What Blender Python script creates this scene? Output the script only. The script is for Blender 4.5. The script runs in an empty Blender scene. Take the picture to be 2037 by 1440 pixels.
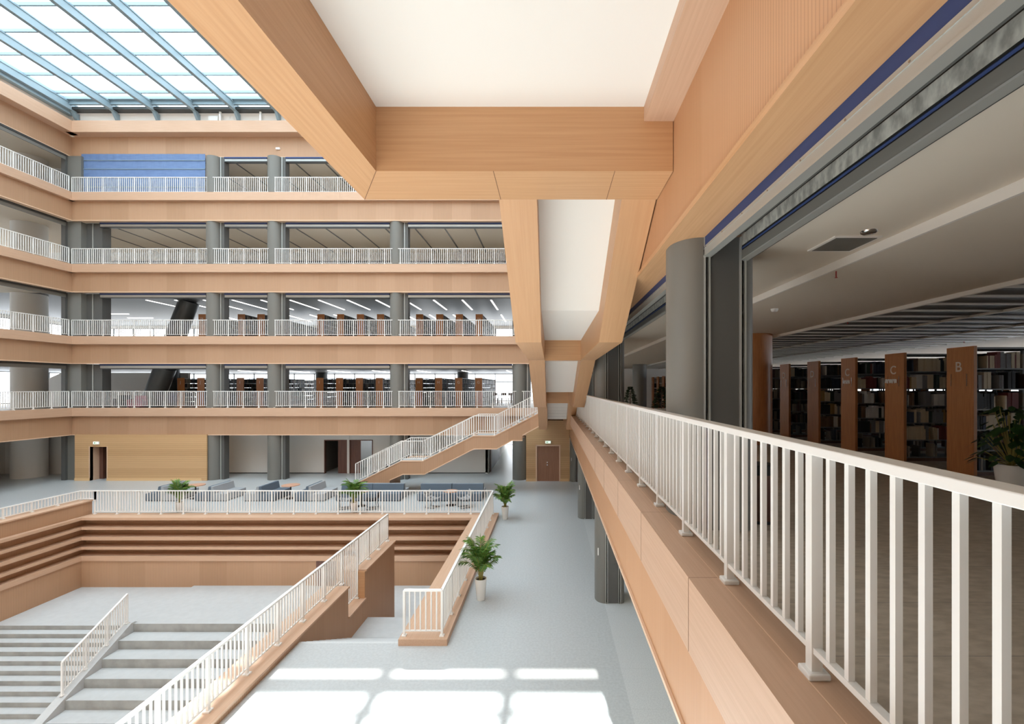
import bpy, math, random
from mathutils import Vector
random.seed(7)
S = bpy.context.scene
COL = S.collection
PI = math.pi

# ------------------------------------------------------------------ camera, sky, sun, exposure
E = 5.88                                   # eye height above the ground floor
cam_d = bpy.data.cameras.new('camera')
cam = bpy.data.objects.new('camera', cam_d)
COL.objects.link(cam)
cam.location = (0, 0, E)
cam.rotation_euler = (PI/2, 0, 0)
cam_d.sensor_width = 36
cam_d.lens = 36*915/2037
cam_d.shift_x = (1018.5-1095)/2037
cam_d.shift_y = (770-720)/2037
cam_d.clip_start = .05
cam_d.clip_end = 400
S.camera = cam

W = bpy.data.worlds.new('World')
S.world = W
W.use_nodes = True
wn = W.node_tree.nodes
bg = wn['Background']
bg.inputs[0].default_value = (.93, .965, 1.0, 1)
bg.inputs[1].default_value = 2.6

sun_d = bpy.data.lights.new('sun', 'SUN')
sun_d.energy = 12
sun_d.angle = math.radians(.53)
sun_d.color = (1, .96, .9)
sun = bpy.data.objects.new('sun', sun_d)
COL.objects.link(sun)
sun.location = (-10, 40, 45)
sun.rotation_euler = Vector((.264, -.825, -1)).to_track_quat('-Z', 'Y').to_euler()

S.view_settings.view_transform = 'Standard'
S.view_settings.look = 'None'
S.view_settings.gamma = 1
S.view_settings.exposure = 1.08
S.view_settings.use_curve_mapping = False

# ------------------------------------------------------------------ materials
def srgb(r, g, b):
    def f(c):
        c /= 255
        return c/12.92 if c <= .04045 else ((c+.055)/1.055)**2.4
    return (f(r), f(g), f(b), 1)

def mat(name, col, rough=.6, metal=0, spec=.5):
    m = bpy.data.materials.new(name)
    m.use_nodes = True
    b = m.node_tree.nodes['Principled BSDF']
    b.inputs['Base Color'].default_value = col
    b.inputs['Roughness'].default_value = rough
    b.inputs['Metallic'].default_value = metal
    b.inputs['Specular IOR Level'].default_value = spec
    return m

def N(m, t, **kw):
    n = m.node_tree.nodes.new(t)
    for k, v in kw.items():
        setattr(n, k, v)
    return n

def noisy(name, c1, c2, scale=(1, 1, 1), nscale=5, rough=.6, detail=4, metal=0, bump=0, spec=.5):
    """two-tone procedural noise material in object space"""
    m = mat(name, c1, rough, metal, spec)
    L = m.node_tree.links
    b = m.node_tree.nodes['Principled BSDF']
    tc = N(m, 'ShaderNodeTexCoord'); mp = N(m, 'ShaderNodeMapping')
    mp.inputs['Scale'].default_value = scale
    nz = N(m, 'ShaderNodeTexNoise')
    nz.inputs['Scale'].default_value = nscale; nz.inputs['Detail'].default_value = detail
    rp = N(m, 'ShaderNodeValToRGB')
    rp.color_ramp.elements[0].position = .35; rp.color_ramp.elements[1].position = .65
    rp.color_ramp.elements[0].color = c1; rp.color_ramp.elements[1].color = c2
    L.new(tc.outputs['Object'], mp.inputs[0]); L.new(mp.outputs[0], nz.inputs['Vector'])
    L.new(nz.outputs['Fac'], rp.inputs[0]); L.new(rp.outputs[0], b.inputs['Base Color'])
    if bump:
        bp = N(m, 'ShaderNodeBump'); bp.inputs['Strength'].default_value = bump
        L.new(nz.outputs['Fac'], bp.inputs['Height']); L.new(bp.outputs[0], b.inputs['Normal'])
    return m

def grooved(name, c1, c2, pitch=.055, vertical=True, panel=1.2, rough=.55, depth=.16):
    """wood veneer with fine parallel grooves and panel-to-panel tone changes"""
    m = mat(name, c1, rough)
    L = m.node_tree.links
    b = m.node_tree.nodes['Principled BSDF']
    tc = N(m, 'ShaderNodeTexCoord'); sp = N(m, 'ShaderNodeSeparateXYZ')
    L.new(tc.outputs['Object'], sp.inputs[0])
    if vertical:
        a = N(m, 'ShaderNodeMath', operation='ADD'); L.new(sp.outputs[0], a.inputs[0]); L.new(sp.outputs[1], a.inputs[1])
        co = a.outputs[0]
    else:
        co = sp.outputs[2]
    def math_(op, x, y=None):
        n = N(m, 'ShaderNodeMath', operation=op)
        if hasattr(x, 'links'): L.new(x, n.inputs[0])
        else: n.inputs[0].default_value = x
        if y is not None:
            if hasattr(y, 'links'): L.new(y, n.inputs[1])
            else: n.inputs[1].default_value = y
        return n.outputs[0]
    fr = math_('FRACT', math_('DIVIDE', co, pitch))
    g = math_('LESS_THAN', fr, .22)
    pn = math_('FLOOR', math_('DIVIDE', co, panel))
    wn_ = N(m, 'ShaderNodeTexWhiteNoise', noise_dimensions='1D'); L.new(pn, wn_.inputs['W'])
    mp = N(m, 'ShaderNodeMapping')
    mp.inputs['Scale'].default_value = (14, 14, .8) if vertical else (.8, .8, 14)
    nz = N(m, 'ShaderNodeTexNoise'); nz.inputs['Scale'].default_value = 1.4; nz.inputs['Detail'].default_value = 3
    L.new(tc.outputs['Object'], mp.inputs[0]); L.new(mp.outputs[0], nz.inputs['Vector'])
    f = math_('ADD', math_('MULTIPLY', wn_.outputs['Value'], .55), math_('MULTIPLY', nz.outputs['Fac'], .5))
    mx = N(m, 'ShaderNodeMix', data_type='RGBA'); L.new(f, mx.inputs[0])
    mx.inputs[6].default_value = c1; mx.inputs[7].default_value = c2
    mx2 = N(m, 'ShaderNodeMix', data_type='RGBA', blend_type='MULTIPLY')
    L.new(math_('MULTIPLY', g, depth*2.2), mx2.inputs[0]); L.new(mx.outputs[2], mx2.inputs[6]); mx2.inputs[7].default_value = (.35, .25, .18, 1)
    L.new(mx2.outputs[2], b.inputs['Base Color'])
    return m

def tiled(name, c1, c2, tx, ty, nscale=60, rough=.35, line=.006, lcol=(.25, .25, .25, 1), lf=.5, ox=0, oy=0, nmap=(1, 1, 1)):
    m = noisy(name, c1, c2, scale=nmap, nscale=nscale, rough=rough)
    L = m.node_tree.links
    b = m.node_tree.nodes['Principled BSDF']
    src = b.inputs['Base Color'].links[0].from_socket
    tc = N(m, 'ShaderNodeTexCoord'); sp = N(m, 'ShaderNodeSeparateXYZ')
    L.new(tc.outputs['Object'], sp.inputs[0])
    def edge(o, t, off):
        a = N(m, 'ShaderNodeMath', operation='ADD'); a.inputs[1].default_value = off; L.new(o, a.inputs[0])
        d = N(m, 'ShaderNodeMath', operation='DIVIDE'); d.inputs[1].default_value = t; L.new(a.outputs[0], d.inputs[0])
        f = N(m, 'ShaderNodeMath', operation='FRACT'); L.new(d.outputs[0], f.inputs[0])
        l = N(m, 'ShaderNodeMath', operation='LESS_THAN'); l.inputs[1].default_value = line/t; L.new(f.outputs[0], l.inputs[0])
        return l.outputs[0]
    mxm = N(m, 'ShaderNodeMath', operation='MAXIMUM')
    L.new(edge(sp.outputs[0], tx, ox), mxm.inputs[0]); L.new(edge(sp.outputs[1], ty, oy), mxm.inputs[1])
    ml = N(m, 'ShaderNodeMath', operation='MULTIPLY'); ml.inputs[1].default_value = lf; L.new(mxm.outputs[0], ml.inputs[0])
    mx = N(m, 'ShaderNodeMix', data_type='RGBA'); L.new(ml.outputs[0], mx.inputs[0]); L.new(src, mx.inputs[6]); mx.inputs[7].default_value = lcol
    L.new(mx.outputs[2], b.inputs['Base Color'])
    return m

def emis(name, col, st):
    m = mat(name, col)
    b = m.node_tree.nodes['Principled BSDF']
    b.inputs['Emission Color'].default_value = col
    b.inputs['Emission Strength'].default_value = st
    return m

def glass(name, tint=(.93, .98, 1, 1), f=.92):
    m = bpy.data.materials.new(name); m.use_nodes = True
    nt = m.node_tree; nt.nodes.clear()
    o = nt.nodes.new('ShaderNodeOutputMaterial'); t = nt.nodes.new('ShaderNodeBsdfTransparent'); g = nt.nodes.new('ShaderNodeBsdfGlossy')
    mx = nt.nodes.new('ShaderNodeMixShader')
    t.inputs[0].default_value = tint; g.inputs['Roughness'].default_value = .05
    mx.inputs[0].default_value = 1-f
    nt.links.new(t.outputs[0], mx.inputs[1]); nt.links.new(g.outputs[0], mx.inputs[2]); nt.links.new(mx.outputs[0], o.inputs[0])
    return m

WOODX = noisy('veneer_grain_x', srgb(196, 161, 134), srgb(203, 169, 143), (.6, 22, 26), 2, .5)
WOODY = noisy('veneer_grain_y', srgb(196, 161, 134), srgb(203, 169, 143), (22, .6, 26), 2, .5)
ORNX = noisy('warm_veneer_x', srgb(196, 150, 108), srgb(205, 160, 118), (.6, 24, 26), 1.6, .45)
ORNY = noisy('warm_veneer_y', srgb(196, 150, 108), srgb(205, 160, 118), (24, .6, 26), 1.6, .45)
ORNS = noisy('warm_veneer_slope', srgb(198, 152, 110), srgb(203, 158, 116), (24, .5, 1.2), 1.6, .45)
GROOVE = grooved('grooved_veneer', srgb(176, 139, 108), srgb(193, 156, 126))
GROOVEF = grooved('fine_grooved_veneer', srgb(194, 146, 106), srgb(203, 156, 118), pitch=.03, depth=.14)
SLATW = grooved('golden_board_cladding', srgb(190, 152, 108), srgb(210, 172, 128), pitch=.13, vertical=False, panel=.39, depth=.08)
NOSE = mat('pale_edge', srgb(222, 190, 162), .5)
WHITEP = mat('white_powdercoat', srgb(236, 236, 234), .35)
PLASTER = mat('white_plaster', srgb(236, 232, 226), .8)
PLASTG = mat('grey_white_plaster', srgb(214, 212, 208), .8)
GREYC = mat('dark_grey_column_paint', srgb(116, 115, 110), .45)
GREYD = mat('dark_grey_panel', srgb(88, 88, 86), .5)
GREYM = mat('brushed_steel', srgb(186, 188, 184), .4, .5)
STEELD = mat('dark_steel', srgb(70, 72, 72), .45, .4)
SKYST = mat('blue_grey_steel', srgb(135, 155, 165), .45)
TERR = tiled('grey_terrazzo', srgb(180, 185, 187), srgb(190, 195, 197), 40, 1.2, nscale=18, rough=.32, lf=.25, lcol=(.3, .32, .33, 1))
TERRL = tiled('pale_terrazzo', srgb(190, 194, 196), srgb(204, 208, 209), 1.2, 1.2, nscale=40, rough=.4, lf=.3)
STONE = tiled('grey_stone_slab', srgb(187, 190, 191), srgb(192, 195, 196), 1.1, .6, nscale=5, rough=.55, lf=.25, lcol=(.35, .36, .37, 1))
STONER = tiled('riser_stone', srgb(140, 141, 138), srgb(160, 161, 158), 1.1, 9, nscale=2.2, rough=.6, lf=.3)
TILE = tiled('mottled_floor_tile', srgb(176, 166, 152), srgb(200, 190, 176), 60, .6, nscale=9, rough=.4, lf=.7, lcol=(.2, .19, .18, 1), nmap=(1, 2.4, 1))
CEILW = mat('painted_ceiling', srgb(228, 218, 203), .7)
CEILM = mat('glossy_metal_ceiling', srgb(92, 94, 95), .5, .1)
CEILS = mat('matt_metal_slat', srgb(112, 106, 98), .45, .2)
SLATE = mat('slat_edge', srgb(215, 208, 196), .4)
DARK = mat('near_black', srgb(26, 26, 27), .6)
DOORB = noisy('brown_door_veneer', srgb(150, 108, 84), srgb(160, 117, 92), (10, 10, .6), 2, .5)
DOORD = noisy('dark_walnut_door', srgb(92, 62, 54), srgb(108, 74, 62), (8, 8, .5), 2, .5)
SHELFW = noisy('honey_oak_end_panel', srgb(168, 108, 62), srgb(182, 122, 72), (18, 18, 1.5), 2, .35)
SHELFD = mat('dark_oak_edge', srgb(96, 60, 38), .4)
SHELFM = mat('grey_steel_shelf', srgb(108, 108, 107), .45, .2)
BLUEC = noisy('blue_fire_curtain', srgb(96, 122, 166), srgb(104, 131, 174), (.6, 1, 3), 3, .6, bump=.05)
BLUED = mat('deep_blue_fabric', srgb(44, 62, 108), .6)
FOIL = noisy('crinkled_foil', srgb(172, 170, 162), srgb(232, 230, 220), (1, 7, 4), 2.5, .35, metal=.25, bump=.5)
SOFAB = mat('slate_blue_fabric', srgb(92, 105, 118), .9)
SOFAG = mat('light_grey_fabric', srgb(158, 162, 166), .9)
CORAL = mat('coral_laminate', srgb(205, 160, 134), .4)
POTW = mat('white_ceramic', srgb(238, 236, 232), .25)
SOIL = mat('dark_soil', srgb(60, 48, 36), .9)
LEAF = noisy('palm_leaf', srgb(52, 98, 40), srgb(110, 152, 62), (1, 1, 1), 6, .45)
LEAFD = noisy('dark_leaf', srgb(24, 52, 24), srgb(48, 84, 34), (1, 1, 1), 8, .5)
STEM = mat('palm_stem', srgb(150, 140, 66), .5)
LAMP = emis('lit_diffuser', (1, .98, .94, 1), 2)
SIGN = emis('exit_sign_face', srgb(205, 232, 205), .9)
GREEN = mat('sign_green', srgb(60, 140, 90), .5)
GLASSR = glass('clear_roof_glass')
GLASSW = glass('window_glass', (.96, .98, 1, 1), .94)
RED = mat('red_plastic', srgb(168, 40, 34), .4)
CHROME = mat('chrome', srgb(200, 200, 200), .15, 1)
LETTER = mat('pale_letter_vinyl', srgb(214, 200, 186), .5)
REDF = mat('raspberry_fabric', srgb(130, 50, 70), .9)
CHARF = mat('charcoal_fabric', srgb(54, 56, 62), .9)
BASEW = mat('pale_wood_skirting', srgb(222, 186, 138), .5)

# ------------------------------------------------------------------ mesh helpers
OFF = {}
class MB:
    def __init__(s): s.v = []; s.f = []
    def box(s, x0, x1, y0, y1, z0, z1):
        i = len(s.v)
        s.v += [(x0, y0, z0), (x1, y0, z0), (x1, y1, z0), (x0, y1, z0), (x0, y0, z1), (x1, y0, z1), (x1, y1, z1), (x0, y1, z1)]
        s.f += [(i, i+3, i+2, i+1), (i+4, i+5, i+6, i+7), (i, i+1, i+5, i+4), (i+1, i+2, i+6, i+5), (i+2, i+3, i+7, i+6), (i+3, i, i+4, i+7)]
        return s
    def beam(s, p0, p1, w, h):
        """bar from p0 to p1 (its bottom centre line), w across, h up"""
        p0 = Vector(p0); p1 = Vector(p1); d = p1-p0; n = Vector((-d.y, d.x, 0))
        n = Vector((1, 0, 0)) if n.length < 1e-6 else n.normalized()
        i = len(s.v)
        for p in (p0, p1):
            for a, b in ((-.5, 0), (.5, 0), (.5, 1), (-.5, 1)):
                q = p+n*w*a; s.v.append((q.x, q.y, q.z+h*b))
        s.f += [(i, i+1, i+2, i+3), (i+7, i+6, i+5, i+4), (i, i+4, i+5, i+1), (i+1, i+5, i+6, i+2), (i+2, i+6, i+7, i+3), (i+3, i+7, i+4, i)]
        return s
    def prism(s, poly, ax, lo, hi):
        i = len(s.v); n = len(poly)
        def P(a, b, c):
            return {'x': (c, a, b), 'y': (a, c, b), 'z': (a, b, c)}[ax]
        s.v += [P(a, b, lo) for a, b in poly]+[P(a, b, hi) for a, b in poly]
        s.f += [tuple(range(i, i+n)), tuple(range(i+2*n-1, i+n-1, -1))]
        s.f += [(i+k, i+n+k, i+n+(k+1) % n, i+(k+1) % n) for k in range(n)]
        return s
    def tube(s, p0, p1, r0, r1=None, n=12, caps=True):
        r1 = r0 if r1 is None else r1
        p0 = Vector(p0); p1 = Vector(p1); d = (p1-p0).normalized()
        u = d.orthogonal().normalized(); w = d.cross(u); i = len(s.v)
        for p, r in ((p0, r0), (p1, r1)):
            for k in range(n):
                a = 2*PI*k/n; q = p+u*(r*math.cos(a))+w*(r*math.sin(a)); s.v.append(tuple(q))
        s.f += [(i+k, i+(k+1) % n, i+n+(k+1) % n, i+n+k) for k in range(n)]
        if caps: s.f += [tuple(range(i+n-1, i-1, -1)), tuple(range(i+n, i+2*n))]
        return s
    def lathe(s, c, prof, n=24):
        i = len(s.v)
        for r, z in prof:
            for k in range(n):
                a = 2*PI*k/n; s.v.append((c[0]+r*math.cos(a), c[1]+r*math.sin(a), c[2]+z))
        for j in range(len(prof)-1):
            for k in range(n):
                a = i+j*n; s.f.append((a+k, a+(k+1) % n, a+n+(k+1) % n, a+n+k))
        return s
    def quad(s, *p):
        i = len(s.v); s.v += [tuple(q) for q in p]; s.f.append(tuple(range(i, i+len(p)))); return s
    def build(s, name, m, parent=None, smooth=False, bevel=0, root=None):
        me = bpy.data.meshes.new(name)
        o0 = OFF.get(parent.name, Vector((0, 0, 0))) if parent else Vector((0, 0, 0))
        org = o0 if root is None else Vector(root)
        me.from_pydata([(x-org.x, y-org.y, z-org.z) for x, y, z in s.v], [], s.f)
        me.materials.append(m)
        import bmesh
        bm = bmesh.new(); bm.from_mesh(me); bmesh.ops.recalc_face_normals(bm, faces=bm.faces); bm.to_mesh(me); bm.free()
        if smooth:
            for p in me.polygons: p.use_smooth = True
            try: me.set_sharp_from_angle(angle=math.radians(40))
            except Exception: pass
        o = bpy.data.objects.new(name, me); COL.objects.link(o)
        if parent:
            o.parent = parent; OFF[o.name] = o0 if root is None else org
            if root is not None: o.location = org-o0
        elif root is not None: o.location = org
        if bevel:
            b = o.modifiers.new('bevel', 'BEVEL'); b.width = bevel; b.segments = 2; b.limit_method = 'ANGLE'
        return o

def thing(name, label, cat, loc=(0, 0, 0), group=None, rz=0):
    o = bpy.data.objects.new(name, None); COL.objects.link(o)
    o.location = loc; o.rotation_euler = (0, 0, rz); o.empty_display_size = .2
    o['label'] = label; o['category'] = cat
    if group: o['group'] = group
    OFF[o.name] = Vector(loc)
    return o
def tag(o, label, cat, group=None, kind=None):
    o['label'] = label; o['category'] = cat
    if group: o['group'] = group
    if kind: o['kind'] = kind
    return o
def struct(mb, name, m, smooth=False):
    o = mb.build(name, m, smooth=smooth); o['kind'] = 'structure'; return o
def dup(o, loc=None, rz=None, label=None, scale=None, parent=None):
    c = o.copy(); COL.objects.link(c)
    if parent: c.parent = parent
    for ch in list(o.children): dup(ch, parent=c)
    if loc is not None: c.location = loc
    if rz is not None: c.rotation_euler = (0, 0, rz)
    if scale: c.scale = (scale,)*3
    if label: c['label'] = label
    return c
def B(*a): return MB().box(*a)

# ------------------------------------------------------------------ main dimensions
BK = 28.77; XL = -29.94; XR = .946; FR = -.5
T = {1: 4.575, 2: 9.075, 3: 13.585, 4: 18.09, 5: 22.56}
FARY = 46; FARX = 22; LEFTX = -46
REC = .24

# ------------------------------------------------------------------ ground floor
g = MB()
g.box(-3.46, 1.47, FR, BK+18, -.3, 0)
g.box(-5.8, -3.46, FR, 10.63, -.3, 0)
g.box(XL-16, -3.46, 20.95, BK+18, -.3, 0)
g.box(XL-16, -21.5, FR, 20.95, -.3, 0)
struct(g, 'floor', TERR)
struct(B(1.47, 12, FR, BK+5, -.3, 0), 'floor', TERRL)
# pit below
struct(B(-20.7, -15.7, 17, 20.6, -3.2, -2.93), 'floor', STONE)
struct(B(-15.7, -3.4, 17, 20.6, -3.2, -2.86), 'floor', STONE)
struct(B(-20.7, -6.5, FR, 8.6, -7.7, -7.4), 'floor', STONE)

# ------------------------------------------------------------------ balconies: band, recessed grooved panel, pale nosing
tn = [0]
def trim(mb, m):
    tn[0] += 1
    return struct(mb, 'trim_%d' % tn[0], m)
for k in (1, 2, 3, 4, 5):
    t = T[k]; bh = .51 if k < 5 else .72
    rec = REC if k < 5 else .6
    pb = t-1.68 if k < 5 else 20.58          # bottom of the panel
    # back
    trim(B(XL-.4, XR+.5, BK, BK+.42+rec, t-bh, t), WOODX)
    struct(B(XL-rec, XR+.3, BK+rec, BK+rec+.1, pb, t-bh), 'wall_back', GROOVE)
    trim(B(XL-rec, XR+.3, BK+rec-.03, BK+rec+.3, pb-.05, pb), NOSE)
    # left
    trim(B(XL-.42-rec, XL, FR, BK+.4, t-bh, t), WOODY)
    struct(B(XL-rec-.1, XL-rec, FR, BK+rec, pb, t-bh), 'wall_left', GROOVE)
    trim(B(XL-rec-.3, XL-rec+.03, FR, BK+rec, pb-.05, pb), NOSE)
    # right (runs past the camera)
    y1 = 22.7 if k == 1 else BK
    y0 = 5.1 if k == 2 else FR
    trim(B(XR, XR+.4, FR if k != 2 else 5.1, y1, t-bh, t), WOODY)
    if k == 2: trim(B(.9, 1.19, FR, 4.43, 8.44, 9.075), WOODY)
    struct(B(XR+rec, XR+rec+.1, FR, BK, pb, t-bh), 'wall_right', GROOVEF)
    trim(B(XR+rec-.03, XR+.56, FR, BK, pb-.05, pb), NOSE if k == 1 else ORNY)
    # front, behind the camera
    trim(B(XL, XR, FR-.42, FR, t-bh, t), WOODX)
    struct(B(XL, XR, FR-.3, FR-.2, pb, t-bh), 'wall_front', GROOVE)
    # slabs
    if k < 5:
        struct(B(XL-16, XR+FARX, BK+.42, FARY, t-.35, t-.1), 'floor', TILE)
        struct(B(XL-16, XL-.42, FR, BK+.42, t-.35, t-.1), 'floor', TILE)
        struct(B(XR+.4, FARX, FR-6, BK+.42, t-.35, t-.1), 'floor', TILE)
        struct(B(XL-16, XR+.4, FR-6, FR-.42, t-.35, t-.1), 'floor', TILE)
# seams of the near right ledge
trim(MB().box(1.145, 1.15, FR, 22.7, 4.575, 4.5765), NOSE)

# ------------------------------------------------------------------ roof and skylight
r = MB()
r.box(LEFTX, FARX, BK+.9, FARY, 23.4, 23.7)
r.box(LEFTX, XL-.6, FR-6, BK+.9, 23.4, 23.7)
r.box(XR+.6, FARX, FR-6, BK+.9, 23.4, 23.7)
r.box(XL-.6, XR+.6, FR-6, FR-.6, 23.4, 23.7)
struct(r, 'ceiling', PLASTER)
struct(B(XL-.6, XR+.6, BK+.55, BK+.75, 22.56, 23.7), 'wall_back', PLASTER)
struct(B(XL-.75, XL-.55, FR, BK+.55, 22.56, 23.7), 'wall_left', PLASTER)
struct(B(XR+.55, XR+.75, FR, BK+.55, 22.56, 23.7), 'wall_right', PLASTER)
sky = thing('skylight', 'blue-grey steel framed glass roof over the whole atrium', 'skylight', (-14, 14, 23.2))
k = 0
x = -17.36-2.56*5+.12
while x < XR+.6:
    b_ = MB().box(x-.05, x+.05, FR, BK+.35, 23.25, 23.62); b_.box(x-.1, x+.1, FR, BK+.35, 23.2, 23.25)
    b_.box(x-.09, x+.09, FR, BK+.4, 23.62, 23.7)
    b_.prism([(BK+.05, 23.2), (BK+.5, 22.58), (BK+.5, 23.2)], 'x', x-.08, x+.08)
    b_.build('rafter', SKYST, sky)
    x += 2.56
MB().box(XL-.5, XR+.5, BK-.12, BK+.02, 23.5, 23.8).box(XL-.5, XR+.5, BK-.3, BK-.12, 23.72, 23.9).build('eaves_beam', SKYST, sky)
MB().box(XL-.5, XR+.5, BK+.05, BK+.5, 23.3, 23.45).build('gutter', STEELD, sky)
y = 27.9
while y > FR:
    MB().box(XL-.5, XR+.5, y-.04, y+.04, 23.7, 23.86).build('purlin', SKYST, sky)
    y -= 1.6
MB().box(XL-.5, XL-.2, FR, BK+.3, 23.0, 23.9).build('edge_beam', SKYST, sky)
MB().box(XL-.5, XR+.5, FR, BK, 23.88, 23.9).build('glass_pane', GLASSR, sky)
for xx, lb in ((-20.9, 'left'), (-18.35, 'right')):
    tag(B(xx-.05, xx+.05, BK+.3, BK+.4, 22.56, 23.3).build('standpipe', WHITEP), 'white vertical pipe under the skylight, %s one of the two' % lb, 'pipe')
tag(B(-21.7, -21.1, BK+.4, BK+.54, 22.6, 23.1).build('control_box', WHITEP), 'white box on the wall under the skylight beside a white pipe', 'box')
tag(B(-17.5, -17.25, BK+.52, BK+.6, 21.03, 21.15).build('smoke_sensor', WHITEP), 'small white box on the top wooden fascia near the blue curtain', 'sensor')

# ------------------------------------------------------------------ interiors behind the back and left galleries
CZ = {0: 2.95, 1: 7.22, 2: 11.95, 3: 16.55, 4: 20.9}
for k in (0, 1, 2, 3, 4):
    cm = {0: CEILW, 1: CEILM, 2: CEILM, 3: CEILW, 4: CEILW}[k]
    c = MB().box(LEFTX, XR+3, BK+.8, FARY, CZ[k], CZ[k]+.06)
    if k == 1: pass
    struct(c, 'ceiling', cm)
    struct(B(LEFTX, XL-.75, FR, BK+.8, CZ[k], CZ[k]+.06), 'ceiling', CEILW)
# dark joints of the third gallery's ceiling, light bulkhead behind
for k, yl, ye in ((3, BK+1.2, 36.4), (4, BK+1.2, 35)):
    j = MB()
    for i in range(15):
        xx = -3.1-2.0*i
        j.box(xx-.05, xx+.05, yl, ye, CZ[k]-.02, CZ[k])
    struct(j, 'ceiling', GREYD)
struct(B(LEFTX, XR+3, 36.5, 36.7, 15.95, 16.55), 'wall_back', PLASTG)
struct(B(LEFTX, XR+3, 36.7, 36.8, 15.7, 15.97), 'wall_back', STEELD)
struct(B(LEFTX, XR+3, 35.2, 35.4, 20.25, 20.9), 'wall_back', PLASTG)
# far glazed walls
wi = [0]
def window_strip(axis, pos, a0, a1, z0, z1, pitch=2.0, mull=.07, transom=None):
    wi[0] += 1
    f = MB(); gl = MB()
    a = a0
    while a <= a1+.01:
        if axis == 'y': f.box(a-mull/2, a+mull/2, pos-.06, pos+.06, z0, z1)
        else: f.box(pos-.06, pos+.06, a-mull/2, a+mull/2, z0, z1)
        a += pitch
    for z in [z0, z1-.07]+([transom] if transom else []):
        if axis == 'y': f.box(a0, a1, pos-.06, pos+.06, z, z+.07)
        else: f.box(pos-.06, pos+.06, a0, a1, z, z+.07)
    if axis == 'y': gl.box(a0, a1, pos-.01, pos+.01, z0, z1)
    else: gl.box(pos-.01, pos+.01, a0, a1, z0, z1)
    o = f.build('window_%d' % wi[0], STEELD); o['kind'] = 'structure'
    g_ = gl.build('pane', GLASSW, o)
for k in (1, 2, 3, 4):
    z0 = T[k]-.1
    z1 = CZ[k]
    window_strip('y', FARY-.2, LEFTX+.5, 8, z0, min(z1, z0+2.75), transom=z0+1.9 if k == 1 else None)  # third and fourth gallery windows are unseen, added to brighten the ceilings there
    struct(B(LEFTX, FARX, FARY-.35, FARY-.05, min(z1, z0+2.75), z1+.5), 'wall_back', PLASTG)
    window_strip('x', LEFTX+.2, 4, FARY-2, z0, z0+2.75)
struct(B(LEFTX, LEFTX+.3, FR-6, FARY, 0, 3), 'wall_left', PLASTG)
for k in (1, 2, 3, 4):
    struct(B(LEFTX+.05, LEFTX+.35, FR-6, FARY, T[k]+2.65, T[k]+4.4), 'wall_left', PLASTG)

# headers with rolled shutters above each opening of the back galleries
for k in (1, 2, 3, 4):
    zt = (T[k+1]-1.73) if k < 4 else 20.53
    h = thing('shutter_header', 'steel shutter header above the %s back gallery, counted from the lowest' % ['', 'first', 'second', 'third', 'fourth'][k], 'shutter header', (-14, BK+.6, zt-.3))
    for xa, xb in ((-28.7 if k < 4 else -22.05, -21.96), (-20.77, -18.06), (-16.87, -10.26), (-9.07, -2.44), (-1.25, XR)):
        if xb-xa < .2: continue
        MB().box(xa, xb, BK+.5, BK+.7, zt-.1, zt).build('blue_strip', BLUED, h)
        MB().box(xa, xb, BK+.55, BK+.62, zt-.26, zt-.1).build('steel_plate', GREYM, h)
        MB().box(xa, xb, BK+.5, BK+.75, zt-.32, zt-.26).build('guide_channel', STEELD, h)
    h = thing('shutter_header', 'steel shutter header above the %s left gallery, counted from the lowest' % ['', 'first', 'second', 'third', 'fourth'][k], 'shutter header', (XL-.6, 14, zt-.3))
    MB().box(XL-.7, XL-.55, 0, BK+.2, zt-.12, zt).build('guide_channel', STEELD, h)
    MB().box(XL-.64, XL-.58, 0, BK+.2, zt-.32, zt-.12).build('steel_plate', GREYC, h)

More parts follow.
